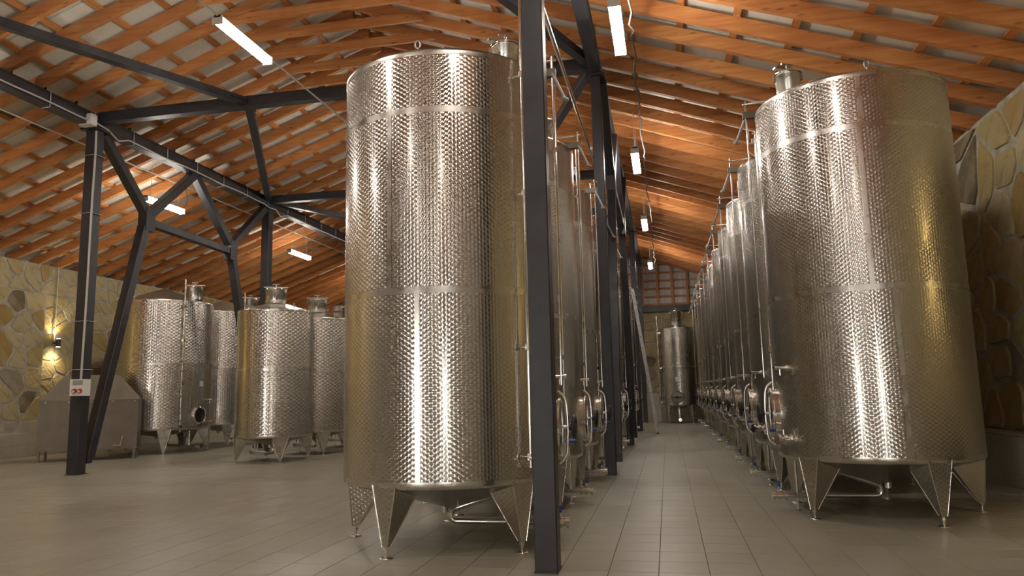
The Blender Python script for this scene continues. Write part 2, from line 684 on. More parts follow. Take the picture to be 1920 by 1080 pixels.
def lay_stones(parent, regions, seed, org, ud, vd, n_, gap=0.018, proud=0.05, score=None, limit=300):
    r = random.Random(seed)
    org, ud, vd, n_ = Vector(org), Vector(ud), Vector(vd), Vector(n_)
    L = []
    for (u0, u1, v0, v1, du, dv, dep) in regions:
        for poly in cells(u0, u1, v0, v1, du, dv, r.randrange(9999)):
            sm = stone_mesh(poly, gap, r, org + n_ * dep, ud, vd, n_, proud)
            if sm:
                L.append(sm)
    def rank(st):
        q = project(*st[1])
        return (not (q and -40 < q[0] < 1960 and -40 < q[1] < 1120), (st[1] - Vector((0, 0, H))).length)
    L.sort(key=rank)
    limit = min(limit, sum(not rank(st)[0] for st in L))
    for me, c in L[:limit]:
        link('stone', me, parent, c)
    if len(L) > limit:
        v, f = [], []
        for me, c in L[limit:]:
            o_ = len(v)
            v += [tuple(p.co + c) for p in me.vertices]
            f += [tuple(i + o_ for i in p.vertices) for p in me.polygons]
        me = bpy.data.meshes.new('distant_stones')
        me.from_pydata(v, [], f)
        me.materials.append(M['stone'])
        o = link('distant_stones', me, parent)
        o['kind'] = 'stuff'


# left wall: mortar core, thicker lower part left of the lamp, stones, tiled plinth
WT = 4.62
wl = MB()
wl.box((WXL - 0.2, (YN + YF) / 2, WT / 2), (0.4, YF - YN, WT))
wl.box((WXL + 0.06, (YN + 15.45) / 2, 1.95), (0.12, 15.45 - YN, 3.9))
wl.box((WXL + 0.06, (16.9 + YF) / 2, 1.8), (0.12, YF - 16.9, 3.6))
wl.box((WXL - 0.30, (YN + YF) / 2, 4.72), (0.06, YF - YN, .36))
wall_left = struct(wl.build('wall_left', M['mortar']))
lay_stones(wall_left, [
    (13.2, 15.45, 0.80, 3.9, 0.50, 0.46, 0.12), (13.2, 16.9, 3.9, WT, 0.48, 0.38, 0.0), (15.47, 16.88, 0.80, 3.9, 0.38, 0.34, 0.0),
    (16.9, 27.5, 0.80, 3.6, 0.50, 0.47, 0.12), (16.9, 27.5, 3.6, WT, 0.48, 0.40, 0.0), (4.0, 13.2, 0.53, 3.9, 0.55, 0.48, 0.12), (4.0, 13.2, 3.9, WT, 0.5, 0.38, 0.0)],
    5, (WXL, 0, 0), (0, 1, 0), (0, 0, 1), (1, 0, 0), 0.020, 0.022)
wt_me = {}


def wall_tiles(parent, org, ud, n_, length, rows, w, gap=0.003, lim=300):
    """a tiled wall face: rows = list of (z0, z1)"""
    org, ud, n_ = Vector(org), Vector(ud), Vector(n_)
    for z0, z1 in rows:
        k = 0
        u = 0.0
        while u < length - 0.02:
            ww = min(w, length - u)
            key = (round(ww, 3), round(z1 - z0, 3), tuple(ud), tuple(n_))
            if key not in wt_me:
                mb = MB()
                a, b = ww / 2 - gap / 2, (z1 - z0) / 2 - gap / 2
                up = Vector((0, 0, 1))
                ring = lambda ia, d: [ud * (sx_ * (a - ia)) + up * (sz_ * (b - ia)) + n_ * d for sx_, sz_ in ((-1, -1), (1, -1), (1, 1), (-1, 1))]
                vs = ring(0, 0) + ring(0, 0.007) + ring(0.0025, 0.009)
                fs = [(i, (i + 1) % 4, 4 + (i + 1) % 4, 4 + i) for i in range(4)] + [(4 + i, 4 + (i + 1) % 4, 8 + (i + 1) % 4, 8 + i) for i in range(4)] + [(8, 9, 10, 11)]
                mb.add(vs, fs)
                wt_me[key] = mb.mesh('tile', M['wall_tile'])
            link('tile', wt_me[key], parent, org + ud * (u + ww / 2) + Vector((0, 0, (z0 + z1) / 2)))
            u += w


pl = MB()
pl.box((WXL + 0.16, (YN + 15.0) / 2, 0.265), (0.32, 15.0 - YN, 0.53))
pl.box((WXL + 0.16, (15.0 + YF) / 2, 0.40), (0.32, YF - 15.0, 0.80))
base_l = struct(pl.build('baseboard_left', M['grout']))
wall_tiles(base_l, (WXL + 0.32, 5.1, 0), (0, 1, 0), (1, 0, 0), 9.9, [(0, 0.265), (0.265, 0.53)], 0.45)
wall_tiles(base_l, (WXL + 0.32, 15.0, 0), (0, 1, 0), (1, 0, 0), 14.4, [(0, 0.27), (0.27, 0.53), (0.53, 0.80)], 0.45)
wall_tiles(base_l, (WXL, 15.0, 0), (1, 0, 0), (0, -1, 0), 0.32, [(0.53, 0.80)], 0.32)
cp_ = MB()
cp_.box((WXL + 0.165, 10.05, 0.535), (0.33, 9.9, 0.012))
cp_.box((WXL + 0.165, 15.0 + 7.3, 0.805), (0.33, 14.6, 0.012))
cp_.build('ledge_top', M['wall_tile'], base_l)

# right wall with the low tiled ledge in front of it
wr = MB()
wr.box((WXR + 0.25, (YN + YF) / 2, 2.32), (0.5, YF - YN, 4.64))
wr.box((WXR + 0.38, (YN + YF) / 2, 4.72), (0.06, YF - YN, .36))
wall_right = struct(wr.build('wall_right', M['mortar']))
lay_stones(wall_right, [(6.6, 12.6, 0.6, 4.62, 0.60, 0.50, 0.0), (2.6, 6.6, 0.6, 4.62, 0.60, 0.50, 0.0)], 21, (WXR, 0, 0), (0, 1, 0), (0, 0, 1), (-1, 0, 0), 0.024, 0.03)
LX = 3.90
pr = MB()
pr.box(((LX + WXR) / 2, (YN + YF) / 2, 0.30), (WXR - LX, YF - YN, 0.60))
base_r = struct(pr.build('baseboard_right', M['grout']))
wall_tiles(base_r, (LX, 7.2, 0), (0, 1, 0), (-1, 0, 0), 5.4, [(0, 0.19), (0.19, 0.59)], 0.6)
lt = MB()
for k in range(9):
    lt.box(((LX + WXR) / 2 - 0.004, 7.2 + 0.6 * (k + .5), 0.603), (WXR - LX + 0.012, 0.596, 0.014))
lt.build('ledge_top', M['wall_tile'], base_r)

# far wall: stone, tiled foot, dark lintel, sheeted timber gable
wf = MB()
wf.box(((WXL + WXR) / 2, YF + 0.2, 2.2), (WXR - WXL, 0.4, 4.4))
wall_back = struct(wf.build('wall_back', M['mortar']))
lay_stones(wall_back, [(-13.5, -6.0, 1.1, 4.3, 0.5, 0.45, 0.0), (-2.4, 2.2, 1.1, 4.3, 0.46, 0.42, 0.0)], 33, (0, YF, 0), (1, 0, 0), (0, 0, 1), (0, -1, 0), 0.02, 0.05)
pf = MB()
pf.box(((WXL + WXR) / 2, YF - 0.1, 0.545), (WXR - WXL, 0.2, 1.09))
base_f = struct(pf.build('baseboard_back', M['grout']))
wall_tiles(base_f, (-2.4, YF - 0.2, 0), (1, 0, 0), (0, -1, 0), 4.5, [(0, 0.19), (0.19, 0.64), (0.64, 1.09)], 0.45)
gb = MB()
pts = [(WXL, 4.3), (WXR, 4.3), (WXR, under(WXR) + .3), (RIDGE_X, under(RIDGE_X) + .3), (WXL, under(WXL) + .3)]
# corrugated white sheeting
xs = np.arange(WXL, WXR + 0.01, 0.06)
for k in range(len(xs) - 1):
    d0, d1 = (0.0, 0.02)[(k // 2) % 2], (0.0, 0.02)[((k + 1) // 2) % 2]
    a, b = xs[k], xs[k + 1]
    gb.add([(a, YF + .12 - d0, 4.3), (b, YF + .12 - d1, 4.3), (b, YF + .12 - d1, under(b) + .34), (a, YF + .12 - d0, under(a) + .34)], [(0, 1, 2, 3)])
gable = struct(gb.build('trim_1', M['siding']))
for z in (4.545, 4.86, 5.17, 5.49, 5.81, 6.13, 6.45, 6.77, 7.09, 7.41, 7.73):
    xl = max(WXL, -9.9 + (z - RB - .2) / SL)
    xr = min(WXR, -0.87 - (z - RB - .2) / SL)
    MB().bar((xl, YF + .07, z), (xr, YF + .07, z), 0.04, 0.07).build('batten', M['wood_x'], gable)
st_me = {}
for k in range(-24, 8):
    x = -0.2 + 0.575 * k
    if WXL < x < WXR:
        MB().bar((x, YF + .0, 4.45), (x, YF + .0, under(x) + .15), 0.09, 0.10, (0, 1, 0)).build('stud', M['wood_x'], gable)
lin = MB()
lin.bar((WXL, YF - .06, 4.36), (WXR, YF - .06, 4.36), 0.2, 0.24)
tag(lin.build('steel_lintel', M['dark_steel']), 'dark steel lintel across the far wall under the timber gable', 'beam')
# near wall, behind the viewpoint
wn_ = MB()
DOORS = ((-7.0, -5.95, 2.35), (0.70, 1.40, 2.35))
edges = [WXL - .4] + [e for d in DOORS for e in d[:2]] + [WXR + .5]
for a, b in zip(edges[::2], edges[1::2]):
    wn_.box(((a + b) / 2, YN - 0.2, 4.2), (b - a, 0.4, 8.4))
for a, b, h_ in DOORS:
    wn_.box(((a + b) / 2, YN - 0.2, (h_ + 8.4) / 2), (b - a, 0.4, 8.4 - h_))
struct(wn_.build('wall_front', M['plaster']))
for k, (a, b, h_) in enumerate(DOORS):
    mb = MB()
    for p_, q_ in (((a + .03, 0), (a + .03, h_)), ((b - .03, 0), (b - .03, h_)), ((a, h_ - .03), (b, h_ - .03))):
        mb.bar((p_[0], YN - .1, p_[1]), (q_[0], YN - .1, q_[1]), .06, .12, (0, 1, 0))
    struct(mb.build(f'door_{k + 1}', M['dark_steel']))

# ------------------------------------------------------------------ roof
rp = MB()
top = 0.27
pan_w = 1.0
roof_pts = lambda x: under(x) + top
ceil_mb = MB()
for a, b in ((WXL - .4, RIDGE_X), (RIDGE_X, WXR + .4)):
    za, zb = roof_pts(a) + .03, roof_pts(b) + .03
    ceil_mb.add([(a, YN, za), (b, YN, zb), (b, YF + .3, zb), (a, YF + .3, za), (a, YN, za + .06), (b, YN, zb + .06), (b, YF + .3, zb + .06), (a, YF + .3, za + .06)],
                [(0, 3, 2, 1), (4, 5, 6, 7), (0, 1, 5, 4), (2, 3, 7, 6)])
ceiling = struct(ceil_mb.build('ceiling', M['panel']))
nP = int((YF - 2.0) / pan_w)
for side, (a, b) in enumerate(((WXL - .3, RIDGE_X - .01), (RIDGE_X + .01, WXR + .3))):
    za, zb = roof_pts(a), roof_pts(b)
    mb = MB()
    g = .004
    for y0, y1, dz in ((g, .02, .012), (.02, pan_w - .02, 0.0), (pan_w - .02, pan_w - g, .012)):
        mb.add([(a, y0, za + dz), (b, y0, zb + dz), (b, y1, zb + dz), (a, y1, za + dz), (a, y0, za + .028), (b, y0, zb + .028), (b, y1, zb + .028), (a, y1, za + .028)],
               [(0, 3, 2, 1), (0, 1, 5, 4), (1, 2, 6, 5), (2, 3, 7, 6), (3, 0, 4, 7)])
    me = mb.mesh('roof_panel', M['panel'])
    for k in range(nP + 1):
        link('roof_panel', me, ceiling, (0, 2.0 + k * pan_w, 0))
# rafters
RH, RW = 0.19, 0.085
csl = math.sqrt(1 + SL * SL)
RAFT_Y0 = 11.27


def rafter_mesh(xa, xb, sgn):
    # local origin at xa end underside; runs +x local
    L = xb - xa
    mb = MB()
    z1 = sgn * SL * L
    hv = RH * csl
    mb.add([(0, -RW / 2, 0), (0, RW / 2, 0), (L, RW / 2, z1), (L, -RW / 2, z1), (0, -RW / 2, hv), (0, RW / 2, hv), (L, RW / 2, z1 + hv), (L, -RW / 2, z1 + hv)],
           [(0, 1, 2, 3), (4, 5, 6, 7), (0, 3, 7, 4), (1, 2, 6, 5), (0, 1, 5, 4), (3, 2, 6, 7)])
    return mb.mesh('rafter', M['wood_x'])


rl = rafter_mesh(WXL - .3, RIDGE_X + .12, 1)
rr_ = rafter_mesh(RIDGE_X - .12, WXR + .35, -1)
colr = MB()
q_ = [(-7.06, 0), (-3.71, 0), (-4.02, .17), (-6.75, .17)]
colr.add([(x, y, z) for y in (-.025, .025) for x, z in q_], [(0, 1, 2, 3), (7, 6, 5, 4), (0, 4, 5, 1), (1, 5, 6, 2), (2, 6, 7, 3), (3, 7, 4, 0)])
col_me = colr.mesh('collar_tie', M['wood_x'])
raft_ys = [RAFT_Y0 + 0.667 * k for k in range(-14, 28) if RAFT_Y0 + 0.667 * k < YF]
rr2 = random.Random(3)
for y in raft_ys:
    j = rr2.uniform(-.02, .02)
    dz = rr2.uniform(-.012, .008)
    o = link('rafter', rl, ceiling, (WXL - .3, y + j, under(WXL - .3) + dz), (rad(rr2.uniform(-1.5, 1.5)), 0, rr2.uniform(-.002, .002)))
    o = link('rafter', rr_, ceiling, (RIDGE_X - .12, y + j + RW, under(RIDGE_X) + SL * .12 + dz), (rad(rr2.uniform(-1.5, 1.5)), 0, rr2.uniform(-.002, .002)))
    link('collar_tie', col_me, ceiling, (0, y - 0.075 + j, under(-7.06) + .005 + rr2.uniform(-.02, .02)))
# the roof carries on behind the viewpoint
mb = MB()
y = RAFT_Y0 - 15 * .667
while y > YN:
    mb.bar((WXL, y, under(WXL) + .1), (RIDGE_X, y, under(RIDGE_X) + .1), RW, RH)
    mb.bar((RIDGE_X, y, under(RIDGE_X) + .1), (WXR, y, under(WXR) + .1), RW, RH)
    y -= .667
o = mb.build('rear_rafters', M['wood_x'], ceiling)
o['kind'] = 'stuff'
# battens across the rafters
bt_me = {}
lens = [(2.0, 9.3), (9.3, 16.6), (16.6, 23.9), (23.9, 29.55)]
bxs = [-9.70 - .715 * k for k in range(1, 8)] + [-9.70 + .715 * k for k in range(0, 6)] + [-.27 + .69 * k for k in range(-7, 7)]
for x in sorted(bxs):
    if x < WXL - .2 or x > WXR + .2 or abs(x - RIDGE_X) < .12:
        continue
    tilt = -math.atan(SL) if x < RIDGE_X else math.atan(SL)
    for y0, y1 in lens:
        key = (round(y1 - y0, 2))
        if key not in bt_me:
            bt_me[key] = MB().box((0, (y1 - y0) / 2, 0), (0.095, y1 - y0 - .006, 0.045)).mesh('batten', M['wood_y'])
        link('batten', bt_me[key], ceiling, (x, y0, under(x) + RH * csl + .028), (0, tilt, 0))
mb = MB()
for x in sorted(bxs):
    mb.box((x, (YN + 2) / 2, under(x) + RH * csl + .028), (0.095, 2 - YN, .045))
o = mb.build('rear_battens', M['wood_y'], ceiling)
o['kind'] = 'stuff'

# ------------------------------------------------------------------ steel frame
BZ0, BZ1 = 6.13, 6.38


def i_section(mb, p, q, w, h, t=.022):
    p, q = Vector(p), Vector(q)
    up = Vector((0, 0, 1))
    mb.bar(p + up * (h / 2 - t / 2), q + up * (h / 2 - t / 2), w, t)
    mb.bar(p - up * (h / 2 - t / 2), q - up * (h / 2 - t / 2), w, t)
    mb.bar(p, q, w * .86, h - 2 * t)


cleat = MB()
cleat.box((0, 0, .05), (.16, .012, .14))
cleat.box((0, .03, .006), (.16, .07, .012))
cleat.tube([(0.03, -.03, .06), (0.03, .03, .06)], .012, 6)
cleat_me = cleat.mesh('rafter_cleat', M['dark_steel'])
for bx, lab in ((BX_L, 'long dark steel beam over the left post row, with a cable clipped to it'), (BX_C, 'long dark steel beam over the post row beside the aisle')):
    b = thing('steel_beam', lab, 'beam', (bx, 0, 0))
    mb = MB()
    w_ = .21 if bx < -5 else .18
    i_section(mb, (0, YN, (BZ0 + BZ1) / 2), (0, YF, (BZ0 + BZ1) / 2), w_, BZ1 - BZ0)
    mb.build('beam_body', M['dark_steel'], b)
    for y in raft_ys:
        if bx < -5 and y < 7.4:
            continue
        link('rafter_cleat', cleat_me, b, (0, y + .055 if bx < -5 else y + .14, BZ1))

for bx, size, ys, row in ((BX_L, .21, (11.2, 17.2, 23.2), 'left'), (BX_C, .16, (5.26, 11.18, 17.14, 23.15, 29.1), 'aisle')):
    for k, y in enumerate(ys):
        if row == 'left':
            lab = ['dark steel post carrying the white socket box', 'dark steel post standing behind the shorter steel tanks', 'dark steel post of the left row hidden behind the big front tank'][k]
        else:
            lab = ['nearest dark steel post, in front of the large central tank', 'second dark steel post from the viewer along the aisle', 'third dark steel post from the viewer along the aisle',
                   'fourth dark steel post along the aisle, beside the ladder', 'farthest dark steel post of the aisle, against the tiled far wall'][k]
        po = thing('steel_post', lab, 'post', (bx, y, 0), 0, 'dark steel posts of the ' + row + ' row')
        MB().bar((0, 0, .012), (0, 0, BZ0), size, size, (0, 1, 0), .008).build('shaft', M['dark_steel'], po)
        mb = MB().box((0, 0, .006), (size + (.0 if row == 'aisle' else .02), size + .05, .012))
        mb.build('base_plate', M['dark_steel'], po)
        mb = MB().box((0, 0, BZ0 - .02), (size + .14, size + .14, .03))
        for sx in (-1, 1):
            mb.tube([(sx * (size / 2 + .04), size / 2 + .04, BZ0 - .06), (sx * (size / 2 + .04), size / 2 + .04, BZ0)], .012, 6)
            mb.tube([(sx * (size / 2 + .04), -size / 2 - .04, BZ0 - .06), (sx * (size / 2 + .04), -size / 2 - .04, BZ0)], .012, 6)
        mb.build('cap_plate', M['dark_steel'], po)

TZ = 6.33
tie_labels = {11.2: 'dark steel tie beam spanning from the nearer left post to the aisle row', 17.2: 'dark steel tie beam spanning from the second left post, behind the nearer one',
              23.2: 'dark steel tie beam spanning the hall farthest from the viewer', 5.26: 'dark steel tie beam spanning the hall at the nearest post'}
for y in (5.26, 11.2, 17.2, 23.2):
    mb = MB()
    i_section(mb, (BX_L + .1, y, TZ), (BX_C - .09, y, TZ), .17, .19)
    tag(mb.build('tie_beam', M['dark_steel']), tie_labels[y], 'beam', 'tie beams between the post rows')
# bracing in the plane of the ties: two short ends bolted to the beams
MIDL, MIDC = -6.95, -3.2
for (x0, y0, x1, y1, lab) in (
        (BX_L + .08, 5.3, MIDL, 11.12, 'dark brace running from the upper left edge to the nearer tie beam'),
        (BX_L + .08, 17.1, MIDL, 11.28, 'dark brace dropping from the nearer tie beam to the second left post'),
        (BX_L + .08, 17.3, MIDL, 23.1, 'dark brace going from the second left post back to the far tie beam'),
        (BX_C - .08, 11.12, MIDC, 5.36, 'dark brace from the second aisle post up towards the nearest tie beam'),
        (BX_C - .08, 11.28, MIDC, 17.1, 'dark brace from the second aisle post back to the tie beam behind'),
        (BX_C - .08, 23.1, MIDC, 17.3, 'dark brace from the fourth aisle post forward to the tie beam')):
    t = thing('diagonal_brace', lab, 'brace', (0, 0, 0), 0, 'horizontal braces under the rafters')
    MB().bar((x0, y0, TZ), (x1, y1, TZ), .15, .13, (0, 0, 1), .008).build('brace_tube', M['dark_steel'], t)
    d = Vector((x1 - x0, y1 - y0, 0)).normalized()
    for e, s_ in (((x0, y0), 1), ((x1, y1), -1)):
        p = Vector((e[0], e[1], TZ))
        MB().bar(p, p + d * s_ * .3, .20, .016).build('end_plate', M['dark_steel'], t)


def truss(bx, y0, lab, s):
    t = thing('knee_truss', lab, 'truss', (bx, y0, 0))

    def bar(n, p, q, w=s):
        MB().bar((0, *p), (0, *q), w, w, (1, 0, 0), .008).build(n, M['dark_steel'], t)
    bar('leg_strut', (.22, .25), (1.36, 4.62), s)
    bar('leg_strut', (5.78, .25), (4.42, 4.52), s)
    bar('upper_strut', (.16, 6.1), (1.36, 4.95))
    bar('upper_strut', (1.52, 4.92), (2.84, 6.10))
    bar('upper_strut', (2.92, 6.10), (4.28, 4.86))
    bar('upper_strut', (4.42, 4.86), (5.84, 6.1))
    bar('bottom_chord', (1.52, 4.74), (4.28, 4.68), s * .9)
    for y, z in ((1.44, 4.78), (4.36, 4.70)):
        MB().box((0, y, z), (s * 1.12, .26, .46)).build('gusset_box', M['dark_steel'], t)
    MB().box((0, 2.88, 6.08), (s * .9, .36, .09)).build('apex_plate', M['dark_steel'], t)
    for y in (.18, 5.82):
        MB().box((0, y, .24), (s * 1.05, .12, .14)).build('foot_plate', M['dark_steel'], t)


truss(BX_L, 11.22, 'dark steel knee truss between the two left posts', .17)
truss(BX_C + .085, 11.2, 'dark steel knee truss between the second and third aisle posts', .14)

# ------------------------------------------------------------------ tube lamps
def make_lamp(label, group, length=1.27, drop=.6, chain=True):
    t = thing('tube_lamp', label, 'lamp', group=group)
    L = length
    mb = MB()
    prof = [(-.050, .04), (-.050, .062), (-.04, .08), (.04, .08), (.050, .062), (.050, .04)]
    vs = [(x, y, z) for y in (-L / 2, L / 2) for x, z in prof]
    mb.add(vs, [(i, i + 1, 6 + i + 1, 6 + i) for i in range(5)] + [(0, 5, 11, 6), (0, 1, 2, 3, 4, 5), (11, 10, 9, 8, 7, 6)])
    mb.build('housing', M['grey_plastic'], t)
    mb = MB()
    prof = [(-.054, .058), (-.068, -.012), (-.036, -.045), (.036, -.045), (.068, -.012), (.054, .058)]
    a = L / 2 - .022
    vs = [(x, y, z) for y in (-a, a) for x, z in prof]
    mb.add(vs, [(i, i + 1, 6 + i + 1, 6 + i) for i in range(5)] + [(0, 1, 2, 3, 4, 5), (11, 10, 9, 8, 7, 6)])
    mb.build('diffuser', M['tube'], t)
    for s_ in (-1, 1):
        MB().box((0, s_ * (L / 2 - .011), .008), (.14, .022, .112)).build('end_cap', M['white_plastic'], t)
        if chain:
            MB().tube([(0, s_ * L * .36, .07), (0, s_ * L * .36, .07 + drop)], .006, 5).build('hanger', M['cable'], t)
    if chain and drop > .2:
        e = L / 2 - .05
        MB().tube([(.02, e, .07), (.05, e + .10, .16), (.06, e + .12, .3), (.03, e + .08, drop * .9)], .008, 5).build('feed_cable', M['dark_cable'], t)
    return t


def lamp_at(x, y, z, label, group, length=1.27, drop=None):
    d = under(x) - z - .03 if drop is None else drop
    t = make_lamp(label, group, length, d, True)
    t.location = (x, y, z)
    return t


AG = 'tube lamps over the aisle'
for y, L, lab in ((8.42, 1.28, 'nearest lit tube lamp hanging over the aisle'), (13.72, 1.33, 'second lit tube lamp over the aisle from the viewer'),
                  (19.1, 1.4, 'third lit tube lamp over the aisle, small in the picture'), (25.6, 1.4, 'farthest lit tube lamp over the aisle near the gable')):
    lamp_at(-.37, y, 5.48, lab, AG, L)
lamp_at(RIDGE_X, 8.58, 6.0, 'large lit tube lamp strung on a wire under the ridge', 'tube lamps under the ridge', 1.25, .04)
for y, lab in ((14.2, 'lit tube lamp under the ridge hidden behind the central tank'), (19.9, 'farther lit tube lamp under the ridge behind the central tank')):
    lamp_at(RIDGE_X, y, 6.0, lab, 'tube lamps under the ridge', 1.25, .04)
for y, lab in ((14.0, 'lit tube lamp behind the knee truss on the left'), (20.15, 'lit tube lamp left of the central tank above the short tanks'), (26.3, 'farthest lit tube lamp of the left row')):
    lamp_at(-10.6, y, 5.45, lab, 'tube lamps of the left bay', 1.25)
for y, lab in ((2.9, 'first lit aisle lamp behind the viewpoint'), (-2.4, 'second lit aisle lamp behind the viewpoint'), (-7.3, 'last lit aisle lamp behind the viewpoint, by the doorway')):
    lamp_at(-.37, y, 5.48, lab, AG)
    lamp_at(RIDGE_X, y + .1, 6.0, lab.replace('aisle', 'ridge'), 'tube lamps under the ridge', 1.25, .04)
for y, lab in ((8.2, 'lit tube lamp of the left bay just outside the frame'), (2.6, 'lit tube lamp of the left bay level with the viewpoint')):
    lamp_at(-10.6, y, 5.45, lab, 'tube lamps of the left bay', 1.25)
# suspension wires along the lamp rows
mb = MB()
mb.tube([(RIDGE_X, -8.4, 6.09), (RIDGE_X, 8, 6.07), (RIDGE_X, 29.4, 6.09)], .014, 6)
tag(mb.build('suspension_wire', M['cable']), 'straight grey conduit under the ridge carrying the large lamp', 'wire')
mb = MB()
mb.tube([(-10.6, -2, 6.08), (-10.6, 10, 6.06), (-10.6, 29.4, 6.08)], .013, 6)
tag(mb.build('suspension_wire', M['cable']), 'thin conduit running over the lamps of the left bay', 'wire')
r = random.Random(8)
pts = []
y = 4.0
while y < 26.2:
    pts.append((-.22 + r.uniform(-.03, .03), y, 5.75 + .05 * math.sin(y * 2.1) + r.uniform(-.04, .03)))
    y += .28
pts += [(-.24, 26.4, 5.62), (-.30, 26.45, 5.50), (-.36, 26.4, 5.46)]
tag(MB().tube(pts, .013, 6).build('lamp_cable', M['dark_cable']), 'loose wavy grey cable feeding the aisle lamps', 'cable')
for y in (13.3, 18.7):
    pass

# ------------------------------------------------------------------ tanks
def bend(pts, r=.06, n=5):
    """round the corners of a polyline"""
    P = [Vector(p) for p in pts]
    out = [P[0]]
    for i in range(1, len(P) - 1):
        a, b, c = P[i - 1], P[i], P[i + 1]
        d1 = min(r, (b - a).length * .45)
        d2 = min(r, (c - b).length * .45)
        p1 = b + (a - b).normalized() * d1
        p2 = b + (c - b).normalized() * d2
        for k in range(n + 1):
            t = k / n
            out.append(p1 * (1 - t) ** 2 + b * 2 * t * (1 - t) + p2 * t * t)
    out.append(P[-1])
    return out


def valve_body(mb, p, d, r=.032):
    """a butterfly valve with clamp rings along direction d"""
    p, d = Vector(p), Vector(d).normalized()
    for a, b, rr in ((0, .02, r * 1.5), (.022, .05, r), (.052, .085, r * 1.35), (.088, .115, r), (.117, .14, r * 1.55)):
        mb.tube([p + d * a, p + d * b], rr, 12)
    return mb


def polar(a, r, z):
    return Vector((r * math.cos(a), r * math.sin(a), z))


def frame_at(a):
    return Matrix.Rotation(a, 4, 'Z')


def make_tank(name, label, group, R, zb, zt, zbot, bands, seams, nlegs, leg0, legh, neck, front=0.0, pattern='turned', seg=96,
              cone_top=.10, detail=True, leg_w=.225, gauge=-.61, leg_in=.30, leg_pattern=True, gauge_top=.58):
    t = thing(name, label, 'tank', group=group)
    kb = .045
    body = MB()
    body.lathe([(R, zb + kb), (R, zt - .05)], seg, uvr=R)
    body.build('body', M[pattern], t)
    # rolled bottom edge and cone
    mb = MB()
    mb.lathe([(R * .985, zb - .012), (R * .996, zb), (R + .002, zb + .018), (R + .0005, zb + kb)], seg)
    mb.build('bottom_rim', M['brushed'], t)
    mb = MB()
    mb.lathe([(0.0, zbot), (.06, zbot), (R * .988, zb - .012)], 48)
    mb.tube([(-.07, 0, zbot + .03), (-.07, 0, zbot - .05)], .035, 12)
    mb.build('cone_bottom', M['cone'], t)
    mb = MB()
    mb.lathe([(R + .0005, zt - .05), (R + .004, zt - .02), (R + .002, zt), (R - .03, zt + .006)], seg)
    mb.build('top_rim', M['brushed'], t)
    mb = MB()
    mb.lathe([(R - .03, zt + .004), (.08, zt + cone_top), (0, zt + cone_top)], 48)
    mb.build('cone_top', M['cone'], t)
    for z in bands:
        mb = MB()
        mb.lathe([(R + .0014, z - .026), (R + .0014, z + .026)], seg)
        for e in (-.026, .026):
            mb.lathe([(R - .001, z + e), (R + .0014, z + e)], seg, smooth=False)
        mb.build('weld_band', M['brushed'], t)
    lev = [zb + kb] + sorted(bands) + [zt - .05]
    for k, a in seams:
        mb = MB()
        da = .020 / R
        mb.lathe([(R + .0016, lev[k]), (R + .0016, lev[k + 1])], 3, a0=a - da, a1=a + da)
        mb.build('seam_strip', M['brushed'], t)
    # legs: outer plate on the shell's line, two cheeks running in under the cone
    sl = (zb - zbot) / (R * .95)
    lb = MB()
    wt, wb = leg_w, .05
    it, ib = leg_in, .045
    z0, z1 = legh, zb + .02
    A = [(R - .004, -wt / 2, z1), (R - .004, wt / 2, z1), (R - .012, wb / 2, z0), (R - .012, -wb / 2, z0)]
    zin = zb - it * sl * .92
    Bk = [(R - it, -wt / 2 * .8, zin), (R - it, wt / 2 * .8, zin), (R - .012 - ib, wb / 2, z0), (R - .012 - ib, -wb / 2, z0)]
    luv = [[(-wt / 2, z1), (wt / 2, z1), (wb / 2, z0), (-wb / 2, z0)],
           [(0, z1), (it, zin), (ib, z0), (0.0, z0)], [(0, z1), (it, zin), (ib, z0), (0.0, z0)]]
    lb.add(A + Bk, [(0, 1, 2, 3), (0, 4, 7, 3), (1, 5, 6, 2)], False, luv)
    lb.add(A + Bk, [(3, 2, 6, 7), (4, 5, 6, 7)], False, [[(0, 0)] * 4] * 2)
    leg_me = lb.mesh('leg', M['turned'] if leg_pattern else M['brushed'])
    eb = MB()
    for i, j in ((0, 3), (1, 2)):
        eb.tube([A[i], A[j]], .005, 5)
    eb.tube([Bk[0], Bk[3]], .005, 5)
    eb.tube([Bk[1], Bk[2]], .005, 5)
    edge_me = eb.mesh('leg_edge', M['polished'])
    fb = MB()
    fx = R - .035
    fb.tube([(fx, 0, .012), (fx, 0, legh + .01)], .012, 8)
    fb.lathe([(0, .014), (.02, .014), (.052, .008), (.056, 0), (0, 0)], 16, (fx, 0, 0))
    fb.lathe([(0, .0), (.022, .0), (.022, .018), (0, .018)], 6, (fx, 0, legh - .03), smooth=False)
    foot_me = fb.mesh('foot', M['polished'])
    for k in range(nlegs):
        a = leg0 + 2 * PI * k / nlegs
        lg = link('leg', leg_me, t, (0, 0, 0), (0, 0, a))
        link('leg_edge', edge_me, lg)
        link('foot', foot_me, lg)
    # hatch neck
    nx, ny, nr, nz = neck
    zc = zt + cone_top * (1 - math.hypot(nx, ny) / R) - .03
    mb = MB()
    mb.lathe([(nr, zc), (nr, nz - .03), (nr + .006, nz - .025), (nr + .006, nz)], 32, (nx, ny, 0))
    mb.lathe([(nr + .012, zc + .03), (nr + .012, zc + .055)], 32, (nx, ny, 0))
    nk = mb.build('hatch_neck', M['brushed'], t)
    mb = MB()
    mb.lathe([(nr + .018, nz - .004), (nr + .02, nz + .006), (nr + .012, nz + .016), (nr * .5, nz + .034), (0, nz + .04)], 32, (nx, ny, 0))
    mb.build('hatch_lid', M['polished'], nk)
    mb = MB()
    mb.box((nx, ny, nz + .055), (nr * 2 + .08, .035, .018), .5)
    mb.tube([(nx, ny, nz + .03), (nx, ny, nz + .12)], .012, 8)
